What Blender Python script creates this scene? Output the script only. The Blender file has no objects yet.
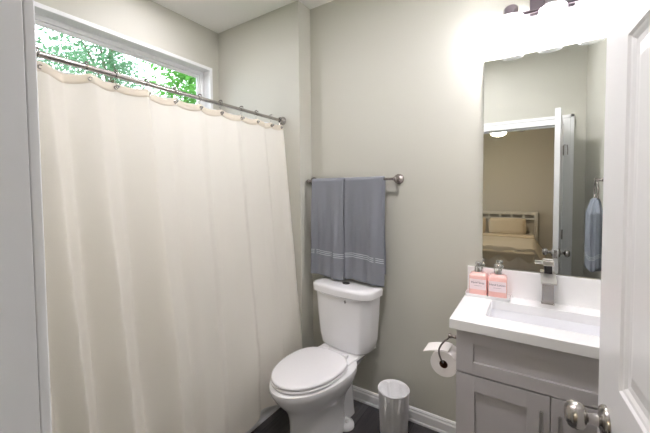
import bpy, bmesh, math, random
from mathutils import Vector, Matrix
random.seed(7)
PI = math.pi
scene = bpy.context.scene
COL = scene.collection

# ------------------------------------------------------------------ camera
yaw, pitch, roll = math.radians(33.323), math.radians(-2.149), math.radians(-0.525)
F = Vector((-math.sin(yaw) * math.cos(pitch), math.cos(yaw) * math.cos(pitch), math.sin(pitch)))
R0 = Vector((math.cos(yaw), math.sin(yaw), 0)); U0 = R0.cross(F)
RR = math.cos(roll) * R0 + math.sin(roll) * U0
UU = -math.sin(roll) * R0 + math.cos(roll) * U0
cam_data = bpy.data.cameras.new('camera'); cam = bpy.data.objects.new('camera', cam_data); COL.objects.link(cam)
M4 = Matrix(((RR.x, UU.x, -F.x, 0), (RR.y, UU.y, -F.y, -1.96), (RR.z, UU.z, -F.z, 1.437), (0, 0, 0, 1)))
cam.matrix_world = M4
cam_data.sensor_fit = 'HORIZONTAL'; cam_data.sensor_width = 36
cam_data.lens = 323.179 / 650 * 36
cam_data.shift_x = (325 - 320.832) / 650
cam_data.shift_y = -(216.5 - 204.09) / 650
cam_data.clip_start = 0.01
scene.camera = cam

# ------------------------------------------------------------------ world, lights, exposure
world = bpy.data.worlds.new('daylight'); scene.world = world; world.use_nodes = True
wn = world.node_tree.nodes; wl = world.node_tree.links; wn.clear()
wo = wn.new('ShaderNodeOutputWorld'); wb = wn.new('ShaderNodeBackground')
wb.inputs['Color'].default_value = (0.86, 0.93, 1.0, 1); wb.inputs['Strength'].default_value = 3.0
wl.new(wb.outputs[0], wo.inputs[0])

def area(name, loc, rot, sx, sy, energy, color=(1, 1, 1), portal=False, spread=None):
    d = bpy.data.lights.new(name, 'AREA'); d.shape = 'RECTANGLE'; d.size = sx; d.size_y = sy
    d.energy = energy; d.color = color
    if portal: d.cycles.is_portal = True
    if spread: d.spread = spread
    o = bpy.data.objects.new(name, d); COL.objects.link(o); o.location = loc; o.rotation_euler = rot
    return o
# skylight portals in the transom window and in the added bedroom window
area('bath_window_portal', (-2.30, -0.86, 2.19), (0, -PI / 2, 0), 0.46, 1.26, 1, portal=True)
area('bedroom_window_portal', (-3.38, -3.95, 1.55), (0, -PI / 2, 0), 1.35, 1.9, 1, portal=True)

scene.view_settings.view_transform = 'Standard'; scene.view_settings.look = 'None'
scene.view_settings.gamma = 1; scene.view_settings.use_curve_mapping = False
scene.view_settings.exposure = 1.15
scene.cycles.use_denoising = True
scene.cycles.max_bounces = 14; scene.cycles.diffuse_bounces = 8; scene.cycles.glossy_bounces = 6
scene.cycles.transmission_bounces = 8; scene.cycles.transparent_max_bounces = 12
scene.cycles.sample_clamp_indirect = 8; scene.cycles.caustics_reflective = False; scene.cycles.caustics_refractive = False

# ------------------------------------------------------------------ materials
def lin(c): return tuple(((v / 255) / 12.92 if v / 255 <= .04045 else ((v / 255 + .055) / 1.055) ** 2.4) for v in c)
MATS = {}
def mat(name, rgb, rough=.5, metal=0, bump=0, bscale=60, vary=0, vscale=4, trans=0, ior=1.45, emit=0, coat=0, sheen=0, spec=None):
    m = bpy.data.materials.new(name); m.use_nodes = True; nt = m.node_tree; b = nt.nodes['Principled BSDF']
    c = lin(rgb) + (1,)
    b.inputs['Base Color'].default_value = c
    b.inputs['Roughness'].default_value = rough; b.inputs['Metallic'].default_value = metal
    b.inputs['IOR'].default_value = ior
    if trans: b.inputs['Transmission Weight'].default_value = trans
    if coat: b.inputs['Coat Weight'].default_value = coat; b.inputs['Coat Roughness'].default_value = .05
    if sheen: b.inputs['Sheen Weight'].default_value = sheen
    if spec is not None: b.inputs['Specular IOR Level'].default_value = spec
    if emit: b.inputs['Emission Color'].default_value = c; b.inputs['Emission Strength'].default_value = emit
    tc = nt.nodes.new('ShaderNodeTexCoord')
    if vary:
        n = nt.nodes.new('ShaderNodeTexNoise'); n.inputs['Scale'].default_value = vscale; n.inputs['Detail'].default_value = 5
        r = nt.nodes.new('ShaderNodeMapRange'); r.inputs[3].default_value = 1 - vary; r.inputs[4].default_value = 1 + vary
        mx = nt.nodes.new('ShaderNodeVectorMath'); mx.operation = 'SCALE'; mx.inputs[0].default_value = c[:3]
        nt.links.new(tc.outputs['Object'], n.inputs['Vector']); nt.links.new(n.outputs['Fac'], r.inputs[0])
        nt.links.new(r.outputs[0], mx.inputs['Scale']); nt.links.new(mx.outputs[0], b.inputs['Base Color'])
    if bump:
        n = nt.nodes.new('ShaderNodeTexNoise'); n.inputs['Scale'].default_value = bscale; n.inputs['Detail'].default_value = 4
        bp = nt.nodes.new('ShaderNodeBump'); bp.inputs['Strength'].default_value = bump; bp.inputs['Distance'].default_value = .004
        nt.links.new(tc.outputs['Object'], n.inputs['Vector']); nt.links.new(n.outputs['Fac'], bp.inputs['Height'])
        nt.links.new(bp.outputs[0], b.inputs['Normal'])
    MATS[name] = m; return m

PAINT = mat('wall_paint', (196, 195, 185), .62, bump=.12, bscale=220)
PAINTBED = mat('bedroom_paint', (192, 183, 170), .7, bump=.1, bscale=200)
CEIL = mat('ceiling_paint', (240, 239, 235), .75, bump=.15, bscale=180)
TRIM = mat('trim_paint', (236, 237, 238), .33)
DOORP = mat('door_paint', (238, 238, 240), .3)
PORC = mat('porcelain', (242, 242, 244), .12, coat=.5)
PLAST = mat('seat_plastic', (240, 239, 242), .22)
QUARTZ = mat('white_quartz', (244, 244, 245), .16, vary=.015, vscale=30)
CERAM = mat('sink_ceramic', (236, 237, 241), .12, coat=.4)
CAB = mat('grey_cabinet_paint', (190, 187, 190), .4)
CABIN = mat('cabinet_gap', (96, 94, 96), .6)
NICKEL = mat('brushed_nickel', (176, 172, 168), .24, 1, bump=.03, bscale=300)
BRONZE = mat('dark_nickel', (158, 150, 148), .27, 1)
CHROME = mat('chrome', (222, 222, 224), .06, 1)
DARKM = mat('dark_bronze', (66, 52, 46), .4, .6)
MIRROR = mat('mirror_silver', (240, 243, 240), 0.0, 1)
MEDGE = mat('mirror_edge', (138, 146, 142), .2, .4)
PAPER = mat('tissue_paper', (238, 234, 232), .95, bump=.3, bscale=160)
CARDB = mat('cardboard_core', (92, 58, 40), .9)
BAG = mat('white_bin_plastic', (250, 250, 251), .75, bump=.5, bscale=90)
SHEET = mat('tan_sheets', (202, 184, 160), .85, bump=.2, bscale=12)
SPREAD = mat('taupe_bedspread', (190, 176, 158), .8, bump=.3, bscale=9)
BEDW = mat('whitewashed_wood', (206, 198, 186), .6)
TUBM = mat('tub_acrylic', (238, 239, 238), .2)
LABEL = mat('paper_label', (243, 226, 230), .7)
INK = mat('label_ink', (92, 68, 88), .7)
PINK = mat('pink_bottle_glass', (241, 194, 188), .08, spec=.7)
PINKL = mat('pink_bottle_cap', (240, 176, 176), .2)
FANW = mat('fan_blade', (150, 146, 140), .6)
BULB = mat('lit_bulb', (255, 250, 254), .3, emit=1)
BULB.node_tree.nodes['Principled BSDF'].inputs['Emission Strength'].default_value = 150
FANL = mat('lit_fan_light', (255, 240, 215), .3, emit=1)
FANL.node_tree.nodes['Principled BSDF'].inputs['Emission Strength'].default_value = 55
FILL = mat('added_fill_glow', (255, 249, 255), .3, emit=1)  # glow of the fill lights added to the ceiling out of view
FILL.node_tree.nodes['Principled BSDF'].inputs['Emission Strength'].default_value = 175
LOGO = mat('grey_print', (128, 128, 132), .5)
BARK = mat('bark', (96, 80, 62), .9, bump=.6, bscale=30)
GRASS = mat('lawn_ground', (96, 116, 64), .95, vary=.3, vscale=3)
FIXT = mat('fixture_metal', (150, 140, 152), .06, 1)
SATIN = mat('satin_nickel', (215, 213, 210), .34, 1)
HEADER = mat('button_and_dark_reflection', (70, 68, 70), .35, .5)  # dark flush button; also paints the dark reflection on the faucet

def leafmat(name, rgb):
    m = bpy.data.materials.new(name); m.use_nodes = True; nt = m.node_tree; b = nt.nodes['Principled BSDF']
    out = nt.nodes['Material Output']; b.inputs['Base Color'].default_value = lin(rgb) + (1,); b.inputs['Roughness'].default_value = .5
    t = nt.nodes.new('ShaderNodeBsdfTranslucent'); t.inputs[0].default_value = lin(tuple(min(255, int(v * 1.12)) for v in rgb)) + (1,)
    mx = nt.nodes.new('ShaderNodeMixShader'); mx.inputs[0].default_value = .45
    nt.links.new(b.outputs[0], mx.inputs[1]); nt.links.new(t.outputs[0], mx.inputs[2]); nt.links.new(mx.outputs[0], out.inputs[0]); return m
LEAF = leafmat('green_leaves', (84, 140, 58)); LEAF2 = leafmat('pale_leaves', (84, 122, 88))

def glassmat(name, rgb, mixv, rough=.02):
    """thin glass: see-through with a reflecting surface"""
    m = bpy.data.materials.new(name); m.use_nodes = True; nt = m.node_tree; nt.nodes.remove(nt.nodes['Principled BSDF'])
    out = nt.nodes['Material Output']; t = nt.nodes.new('ShaderNodeBsdfTransparent'); t.inputs[0].default_value = lin(rgb) + (1,)
    g = nt.nodes.new('ShaderNodeBsdfGlossy'); g.inputs['Roughness'].default_value = rough
    lw = nt.nodes.new('ShaderNodeLayerWeight'); lw.inputs[0].default_value = mixv
    mx = nt.nodes.new('ShaderNodeMixShader')
    nt.links.new(lw.outputs['Fresnel'], mx.inputs[0]); nt.links.new(t.outputs[0], mx.inputs[1]); nt.links.new(g.outputs[0], mx.inputs[2])
    nt.links.new(mx.outputs[0], out.inputs[0]); return m
GLASS = glassmat('window_glass', (250, 252, 252), .2)
SHADE = glassmat('clear_shade_glass', (250, 251, 252), .12, .04)
_nt = SHADE.node_tree; _o = _nt.nodes['Material Output']; _src = _o.inputs[0].links[0].from_socket
_t = _nt.nodes.new('ShaderNodeBsdfTranslucent'); _t.inputs[0].default_value = (.95, .95, .95, 1); _mx = _nt.nodes.new('ShaderNodeMixShader'); _mx.inputs[0].default_value = .22
_nt.links.new(_src, _mx.inputs[1]); _nt.links.new(_t.outputs[0], _mx.inputs[2]); _nt.links.new(_mx.outputs[0], _o.inputs[0])

def clothmat(name, rgb, tr, trgb, wave=0, noise=0, nsc=200, rough=.9):
    m = bpy.data.materials.new(name); m.use_nodes = True; nt = m.node_tree; b = nt.nodes['Principled BSDF']
    out = nt.nodes['Material Output']; b.inputs['Base Color'].default_value = lin(rgb) + (1,); b.inputs['Roughness'].default_value = rough
    b.inputs['Specular IOR Level'].default_value = .2
    tc = nt.nodes.new('ShaderNodeTexCoord')
    if wave:
        w = nt.nodes.new('ShaderNodeTexChecker'); w.inputs['Scale'].default_value = wave
        w.inputs[1].default_value = (1, 1, 1, 1); w.inputs[2].default_value = (0, 0, 0, 1)
        nt.links.new(tc.outputs['Object'], w.inputs['Vector'])
        bp = nt.nodes.new('ShaderNodeBump'); bp.inputs['Strength'].default_value = .3; bp.inputs['Distance'].default_value = .001
        nt.links.new(w.outputs['Fac'], bp.inputs['Height']); nt.links.new(bp.outputs[0], b.inputs['Normal'])
    if noise:
        n = nt.nodes.new('ShaderNodeTexNoise'); n.inputs['Scale'].default_value = nsc; n.inputs['Detail'].default_value = 3
        bp = nt.nodes.new('ShaderNodeBump'); bp.inputs['Strength'].default_value = noise; bp.inputs['Distance'].default_value = .004
        nt.links.new(tc.outputs['Object'], n.inputs['Vector']); nt.links.new(n.outputs['Fac'], bp.inputs['Height']); nt.links.new(bp.outputs[0], b.inputs['Normal'])
    if tr:
        t = nt.nodes.new('ShaderNodeBsdfTranslucent'); t.inputs[0].default_value = lin(trgb) + (1,)
        mx = nt.nodes.new('ShaderNodeMixShader'); mx.inputs[0].default_value = tr
        nt.links.new(b.outputs[0], mx.inputs[1]); nt.links.new(t.outputs[0], mx.inputs[2]); nt.links.new(mx.outputs[0], out.inputs[0])
    return m
CURT = clothmat('curtain_cotton', (249, 245, 236), .42, (253, 250, 245), wave=150)
HEM = clothmat('curtain_hem', (244, 237, 224), .3, (244, 237, 224), wave=150)
LINER = clothmat('curtain_liner', (246, 247, 248), .5, (248, 249, 250))
TOWEL = clothmat('grey_terry', (139, 142, 150), 0, None, noise=.9, nsc=420)
TOWELB = clothmat('blue_grey_terry', (150, 157, 169), 0, None, noise=.9, nsc=420)
STRIPE = clothmat('towel_stripe', (200, 203, 212), 0, None)

def floormat():
    m = bpy.data.materials.new('dark_plank_floor'); m.use_nodes = True; nt = m.node_tree; b = nt.nodes['Principled BSDF']
    tc = nt.nodes.new('ShaderNodeTexCoord'); mp = nt.nodes.new('ShaderNodeMapping')
    mp.inputs['Rotation'].default_value = (0, 0, PI / 2)
    br = nt.nodes.new('ShaderNodeTexBrick'); br.inputs['Scale'].default_value = 1; br.inputs['Brick Width'].default_value = 1.2
    br.inputs['Row Height'].default_value = .15; br.inputs['Mortar Size'].default_value = .0015; br.offset = .37
    br.inputs['Color1'].default_value = lin((84, 82, 84)) + (1,); br.inputs['Color2'].default_value = lin((62, 60, 62)) + (1,)
    br.inputs['Mortar'].default_value = lin((32, 31, 32)) + (1,)
    mp2 = nt.nodes.new('ShaderNodeMapping'); mp2.inputs['Scale'].default_value = (22, 1.6, 1)
    n = nt.nodes.new('ShaderNodeTexNoise'); n.inputs['Scale'].default_value = 2.2; n.inputs['Detail'].default_value = 8; n.inputs['Roughness'].default_value = .65
    r = nt.nodes.new('ShaderNodeMapRange'); r.inputs[1].default_value = .3; r.inputs[2].default_value = .7; r.inputs[3].default_value = .55; r.inputs[4].default_value = 1.3
    mx = nt.nodes.new('ShaderNodeVectorMath'); mx.operation = 'SCALE'
    nt.links.new(tc.outputs['Object'], mp.inputs[0]); nt.links.new(mp.outputs[0], br.inputs['Vector'])
    nt.links.new(tc.outputs['Object'], mp2.inputs[0]); nt.links.new(mp2.outputs[0], n.inputs['Vector'])
    nt.links.new(n.outputs['Fac'], r.inputs[0]); nt.links.new(br.outputs['Color'], mx.inputs[0]); nt.links.new(r.outputs[0], mx.inputs['Scale'])
    nt.links.new(mx.outputs[0], b.inputs['Base Color']); b.inputs['Roughness'].default_value = .42
    return m
FLOOR = floormat()

# ------------------------------------------------------------------ mesh helpers
class MB:
    def __init__(s): s.v = []; s.f = []; s.m = []; s.cur = 0
    def add(s, vs, fs):
        k = len(s.v); s.v += [tuple(v) for v in vs]; s.f += [tuple(i + k for i in f) for f in fs]; s.m += [s.cur] * len(fs); return s
    def box(s, x0, x1, y0, y1, z0, z1):
        x0, x1 = sorted((x0, x1)); y0, y1 = sorted((y0, y1)); z0, z1 = sorted((z0, z1))
        return s.add([(x0, y0, z0), (x1, y0, z0), (x1, y1, z0), (x0, y1, z0), (x0, y0, z1), (x1, y0, z1), (x1, y1, z1), (x0, y1, z1)],
              [(0, 3, 2, 1), (4, 5, 6, 7), (0, 1, 5, 4), (1, 2, 6, 5), (2, 3, 7, 6), (3, 0, 4, 7)])
    def loft(s, rings, cap=True, closed=True):
        n = len(rings[0]); vs = [p for r in rings for p in r]; fs = []
        for i in range(len(rings) - 1):
            for j in range(n if closed else n - 1):
                a = i * n + j; b = i * n + (j + 1) % n
                fs.append((a, b, b + n, a + n))
        if cap: fs.append(tuple(range(n))[::-1]); fs.append(tuple(range((len(rings) - 1) * n, len(rings) * n)))
        return s.add(vs, fs)
    def tube(s, pts, r, n=12, cap=True):
        pts = [Vector(p) for p in pts]; rings = []; up = None
        for i, p in enumerate(pts):
            t = (pts[min(i + 1, len(pts) - 1)] - pts[max(i - 1, 0)]).normalized()
            if up is None: up = t.orthogonal().normalized()
            up = (up - t * up.dot(t)).normalized(); w = t.cross(up)
            rr = r[i] if isinstance(r, (list, tuple)) else r
            rings.append([p + (up * math.cos(2 * PI * k / n) + w * math.sin(2 * PI * k / n)) * rr for k in range(n)])
        return s.loft(rings, cap)
    def lathe(s, prof, loc=(0, 0, 0), axis='z', n=32, cap=True):
        rings = []
        for r, h in prof:
            ring = []
            for k in range(n):
                a = 2 * PI * k / n; c, d = r * math.cos(a), r * math.sin(a)
                p = {'z': (c, d, h), 'x': (h, c, d), 'y': (d, h, c)}[axis]
                ring.append((p[0] + loc[0], p[1] + loc[1], p[2] + loc[2]))
            rings.append(ring)
        return s.loft(rings, cap)
    def grid(s, fn, nu, nv):
        vs = [fn(i / nu, j / nv) for i in range(nu + 1) for j in range(nv + 1)]; fs = []
        for i in range(nu):
            for j in range(nv):
                a = i * (nv + 1) + j; fs.append((a, a + nv + 1, a + nv + 2, a + 1))
        return s.add(vs, fs)
    def build(s, name, m, parent=None, bevel=0, smooth=False, solid=0, sub=0, seg=2):
        me = bpy.data.meshes.new(name); me.from_pydata(s.v, [], s.f)
        ms = m if isinstance(m, (list, tuple)) else [m]
        for x in ms: me.materials.append(x)
        for i, p in enumerate(me.polygons): p.material_index = s.m[i]; p.use_smooth = smooth
        bm = bmesh.new(); bm.from_mesh(me)
        if not solid: bmesh.ops.recalc_face_normals(bm, faces=bm.faces)
        bm.to_mesh(me); bm.free(); me.update()
        o = bpy.data.objects.new(name, me); COL.objects.link(o)
        if parent: o.parent = parent
        if solid: k = o.modifiers.new('solid', 'SOLIDIFY'); k.thickness = solid; k.offset = 0
        if bevel: k = o.modifiers.new('bevel', 'BEVEL'); k.width = bevel; k.segments = seg; k.limit_method = 'ANGLE'; k.angle_limit = math.radians(40)
        if sub: k = o.modifiers.new('sub', 'SUBSURF'); k.levels = sub; k.render_levels = sub
        if smooth or bevel:
            for p in me.polygons: p.use_smooth = True
            w = o.modifiers.new('wn', 'WEIGHTED_NORMAL') if bevel and not smooth else None
            if smooth: me.set_sharp_from_angle(angle=math.radians(45))
        return o
def empty(name, loc, label, cat, group=None, rotz=0):
    o = bpy.data.objects.new(name, None); COL.objects.link(o); o.location = loc; o.rotation_euler = (0, 0, rotz)
    o.empty_display_size = .05
    o['label'] = label; o['category'] = cat
    if group: o['group'] = group
    return o
def tag(o, label, cat, group=None):
    o['label'] = label; o['category'] = cat
    if group: o['group'] = group
    return o
def struct(o, label=None):
    o['kind'] = 'structure'
    if label: o['label'] = label
    return o
def copy_tree(o, parent=None):
    c = o.copy(); COL.objects.link(c)
    if parent: c.parent = parent
    for ch in list(o.children): copy_tree(ch, c)
    return c
def text(name, s, size, m, parent, loc, rot, ext=.0003):
    cu = bpy.data.curves.new(name, 'FONT'); cu.body = s; cu.size = size; cu.extrude = ext; cu.align_x = 'CENTER'; cu.align_y = 'CENTER'
    tmp = bpy.data.objects.new(name + '_curve', cu); COL.objects.link(tmp)
    dg = bpy.context.evaluated_depsgraph_get(); me = bpy.data.meshes.new_from_object(tmp.evaluated_get(dg))
    bpy.data.objects.remove(tmp); bpy.data.curves.remove(cu)
    me.materials.clear(); me.materials.append(m)
    o = bpy.data.objects.new(name, me); COL.objects.link(o); o.parent = parent; o.location = loc; o.rotation_euler = rot
    return o
def rrect(x0, x1, y0, y1, r, z, n=6):
    pts = []
    for cx, cy, a0 in ((x1 - r, y1 - r, 0), (x0 + r, y1 - r, 90), (x0 + r, y0 + r, 180), (x1 - r, y0 + r, 270)):
        for k in range(n + 1):
            a = math.radians(a0 + 90 * k / n); pts.append((cx + r * math.cos(a), cy + r * math.sin(a), z))
    return pts

# ------------------------------------------------------------------ the room
XW, XE, XC, YJ, S, CZ = -2.20, .39, -1.365, -.142, -1.82, 2.756
WT = .115                                     # wall thickness
SB = S - WT                                   # bedroom side of the south wall
XJ, XH = -.53, .226                           # door opening
DH = 2.045
BX0, BX1, BY = -3.3, 1.7, -5.5                # bedroom
TUBY = -1.68
struct(MB().box(BX0 - .12, BX1 + .12, BY - .12, .12, -.05, 0).build('floor', FLOOR), 'dark grey wood plank floor')
struct(MB().box(XW - .108, XE + .12, S - .05, .12, CZ, CZ + .06).build('ceiling', CEIL), 'pale flat bathroom ceiling')
struct(MB().box(BX0 - .12, BX1 + .12, BY - .12, S - .05, CZ, CZ + .06).build('ceiling_bedroom', CEIL), 'pale flat ceiling')
struct(MB().box(XW - .15, XE + .12, 0, .12, 0, CZ).build('wall_north', PAINT), 'painted wall behind the toilet and vanity')
struct(MB().box(XW, XC, YJ, 0, 0, CZ).build('wall_alcove', PAINT, bevel=.003), 'thickened end wall of the tub alcove')
struct(MB().box(XE, XE + .12, S, 0, 0, CZ).build('wall_east', PAINT), 'painted wall with the towel ring')
# window wall with transom hole
WY1, WY0, WZ1, WZ0 = -.235, -1.50, 2.425, 1.96
w = MB()
w.box(XW - .108, XW, S, WY0, 0, CZ); w.box(XW - .108, XW, WY1, 0, 0, CZ)
w.box(XW - .108, XW, WY0, WY1, 0, WZ0); w.box(XW - .108, XW, WY0, WY1, WZ1, CZ)
struct(w.build('wall_west', PAINT), 'painted wall with a high transom window')
# south wall with door opening
w = MB(); w.box(BX0, XJ - .02, SB, S, 0, CZ); w.box(XH + .02, BX1, SB, S, 0, CZ); w.box(XJ - .02, XH + .02, SB, S, DH + .02, CZ)
struct(w.build('wall_south', PAINT), 'painted wall with the doorway to the bedroom')
struct(MB().box(XW, XC - .02, S, TUBY, 0, CZ).build('wall_tub_end', PAINT))
# bedroom shell
struct(MB().box(BX0, BX1, BY - .12, BY, 0, CZ).build('wall_bedroom_south', PAINTBED), 'taupe bedroom wall behind the bed')
struct(MB().box(BX1, BX1 + .12, BY, S, 0, CZ).build('wall_bedroom_east', PAINTBED))
w = MB(); w.box(BX0 - .12, BX0, BY, -4.9, 0, CZ); w.box(BX0 - .12, BX0, -3.0, SB, 0, CZ)
w.box(BX0 - .12, BX0, -4.9, -3.0, 0, .87); w.box(BX0 - .12, BX0, -4.9, -3.0, 2.22, CZ)
struct(w.build('wall_bedroom_west', PAINTBED))

# window_1 : the transom
wf = MB(); d0, d1 = XW - .110, XW - .0745
def frame_ring(mb, x0, x1, y0, y1, z0, z1, t):
    mb.box(x0, x1, y0, y0 + t, z0, z1); mb.box(x0, x1, y1 - t, y1, z0, z1)
    mb.box(x0, x1, y0 + t, y1 - t, z0, z0 + t); mb.box(x0, x1, y0 + t, y1 - t, z1 - t, z1)
frame_ring(wf, d0, d1, WY0, WY1, WZ0, WZ1, .032)
frame_ring(wf, d0 + .006, d1 - .012, WY0 + .032, WY1 - .032, WZ0 + .032, WZ1 - .032, .022)
win = struct(wf.build('window_1', TRIM, bevel=.003), 'white vinyl transom window above the shower')
struct(MB().box(d0 + .012, d0 + .017, WY0 + .046, WY1 - .046, WZ0 + .046, WZ1 - .046).build('window_pane', GLASS, win))
wt = MB()
frame_ring(wt, XW - .0745, XW + .012, WY0 - .022, WY1 + .022, WZ0 - .022, WZ1 + .022, .026)
struct(wt.build('trim_1', TRIM, bevel=.003), 'white casing round the transom window')
# added_window_2 : unseen bedroom window, put in to bring daylight into that room
wf = MB(); frame_ring(wf, BX0 - .10, BX0 - .04, -4.9, -3.0, .87, 2.22, .05); wf.box(BX0 - .09, BX0 - .05, -4.85, -3.05, 1.52, 1.57)
win2 = struct(wf.build('added_window_2', TRIM, bevel=.003)); struct(MB().box(BX0 - .075, BX0 - .069, -4.86, -3.04, .91, 2.18).build('window_pane', GLASS, win2))

# baseboards, with a stepped profile
def base(name, p0, p1, nrm, label):
    prof = [(0, 0), (.016, 0), (.016, .012), (.013, .018), (.013, .062), (.009, .070), (.009, .079), (.004, .088), (0, .089)]
    a, b, n = Vector(p0), Vector(p1), Vector(nrm)
    mb = MB(); mb.loft([[a + n * x + Vector((0, 0, z)) for x, z in prof], [b + n * x + Vector((0, 0, z)) for x, z in prof]])
    return struct(mb.build(name, TRIM), label)
base('baseboard_north', (XC, 0, 0), (-.275, 0, 0), (0, -1, 0), 'white moulded baseboard under the toilet wall')
base('baseboard_column', (XC, YJ - .0, 0), (XC, 0, 0), (1, 0, 0), 'white baseboard on the alcove wall end')
base('baseboard_east', (XE, S, 0), (XE, -.46, 0), (-1, 0, 0), 'white baseboard on the towel ring wall')
base('baseboard_south', (-1.40, S, 0), (XJ - .08, S, 0), (0, 1, 0), 'white baseboard beside the doorway')
base('baseboard_bedroom', (BX0, BY, 0), (BX1, BY, 0), (0, 1, 0), 'white baseboard behind the bed')
base('baseboard_tub', (XC - .047, TUBY, 0), (XC - .047, YJ, 0), (1, 0, 0), 'white trim along the foot of the tub')

# door jamb, stop and casings
jb = MB()
jb.box(XJ - .02, XJ, SB, S, 0, DH); jb.box(XH, XH + .02, SB, S, 0, DH); jb.box(XJ - .02, XH + .02, SB, S, DH, DH + .02)
struct(jb.build('trim_2', TRIM, bevel=.0015), 'white door jamb lining the doorway')
st = MB(); st.box(XJ, XJ + .01, SB + .02, SB + .055, 0, DH); st.box(XH - .01, XH, SB + .02, SB + .055, 0, DH); st.box(XJ, XH, SB + .02, SB + .055, DH - .01, DH)
struct(st.build('trim_3', TRIM, bevel=.001), 'door stop strip on the jamb')
def casing(name, y, sgn, label):
    mb = MB()
    for x0, x1 in ((XJ - .078, XJ + .0), (XH - .0, XH + .078)):
        q = (x0, x1) if x0 < XJ else (x1, x0)      # q[0] outer, q[1] inner edge
        o, i = q; t = (i - o)
        mb.box(o, o + t * .35, y, y + sgn * .017, 0, DH + .080); mb.box(o + t * .35, i, y, y + sgn * .012, 0, DH + .01)
    mb.box(XJ - .078, XH + .078, y, y + sgn * .017, DH + .052, DH + .080); mb.box(XJ - .05, XH + .05, y, y + sgn * .012, DH, DH + .052)
    return struct(mb.build(name, TRIM, bevel=.002), label)
casing('trim_4', S, 1, 'white casing round the doorway, bathroom side')
casing('trim_5', SB, -1, 'white casing round the doorway, bedroom side')

# ------------------------------------------------------------------ the open door
hinge = Vector((XH - .002 - .035, S + .010, 0)); free = Vector((.127, -1.035, 0))
dv = free - hinge; DW = dv.length; ang = math.atan2(dv.y, dv.x)
# local frame: x from hinge to free edge, +y is the face seen from the doorway (-X side)
door = bpy.data.objects.new('door_1', None); COL.objects.link(door); door.location = hinge; door.rotation_euler = (0, 0, ang)
door['kind'] = 'structure'; door['label'] = 'open white panelled bathroom door at the right'
T = .035; st_w = .132
ZR = [.012, .22, .88, 1.062, 1.712, 1.79, 1.935, DH - .004]; XM = DW / 2
XP = [(st_w, XM - .045), (XM + .045, DW - st_w)]
ZP = [(ZR[1], ZR[2]), (ZR[3], ZR[4]), (ZR[5], ZR[6])]
mb = MB(); mb.box(.004, st_w, -T, 0, ZR[0], ZR[7]); mb.box(DW - st_w, DW, -T, 0, ZR[0], ZR[7]); mb.box(XM - .045, XM + .045, -T, 0, ZR[1], ZR[6])
for za, zb in ((ZR[0], ZR[1]), (ZR[2], ZR[3]), (ZR[4], ZR[5]), (ZR[6], ZR[7])):
    if za in (ZR[0], ZR[6]): mb.box(st_w, DW - st_w, -T, 0, za, zb)
    else:
        for xa, xb in XP: mb.box(xa, xb, -T, 0, za, zb)
struct(mb.build('door_slab', DOORP, door))
def panel(x0, x1, z0, z1):
    mb = MB()
    for sg, y in ((1, 0), (-1, -T)):
        steps = [(0, 0), (.004, -.004), (.009, -.0052), (.015, -.0085), (.021, -.009), (.025, -.0095), (.052, -.003), (.056, -.0026)]
        rings = [[(x0 + a, y + sg * d, z0 + a), (x1 - a, y + sg * d, z0 + a), (x1 - a, y + sg * d, z1 - a), (x0 + a, y + sg * d, z1 - a)] for a, d in steps]
        vs = [p for r in rings for p in r]; fs = []
        for i in range(len(rings) - 1):
            for j in range(4): fs.append((i * 4 + j, i * 4 + (j + 1) % 4, (i + 1) * 4 + (j + 1) % 4, (i + 1) * 4 + j))
        k = (len(rings) - 1) * 4; fs.append((k, k + 1, k + 2, k + 3)); mb.add(vs, fs)
    return mb
for xa, xb in XP:
    for za, zb in ZP: struct(panel(xa, xb, za, zb).build('door_panel', DOORP, door))
def knob(sg, y):
    e = MB(); kx, kz = DW - .063, .957
    e.lathe([(.0001, 0), (.033, 0), (.033, sg * .004), (.030, sg * .008), (.018, sg * .011), (.0115, sg * .014), (.0105, sg * .030), (.013, sg * .033),
             (.021, sg * .036), (.0262, sg * .042), (.028, sg * .050), (.0272, sg * .058), (.0225, sg * .065), (.014, sg * .0692), (.006, sg * .070), (.0001, sg * .0692)],
            (kx, y, kz), 'y', 40, cap=False)
    return struct(e.build('door_knob', NICKEL, door, smooth=True), 'round brushed nickel knob')
knob(1, 0); knob(-1, -T)
struct(MB().box(DW - .0005, DW + .001, -.029, -.006, .924, .984).build('latch_plate', NICKEL, door))
for hz in (.22, 1.02, 1.80):
    e = MB(); e.lathe([(.0001, hz - .046), (.0065, hz - .045), (.0065, hz + .045), (.0001, hz + .046)], (0.0, -T - .003, 0), 'z', 14, cap=False)
    e.box(.0, .032, -T - .002, -T + .001, hz - .043, hz + .043)
    struct(e.build('hinge', NICKEL, door, smooth=True))
e = MB(); e.tube([(.0, -T - .004, 1.85), (-.01, -T - .035, 1.85), (-.01, -T - .06, 1.85)], .0035, 8); e.tube([(.0, -T - .03, 1.85), (.012, -T - .035, 1.82), (.012, -T - .036, 1.775), (.0, -T - .036, 1.76)], .003, 8)
struct(e.build('hinge_pin_stop', NICKEL, door, smooth=True))

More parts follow.
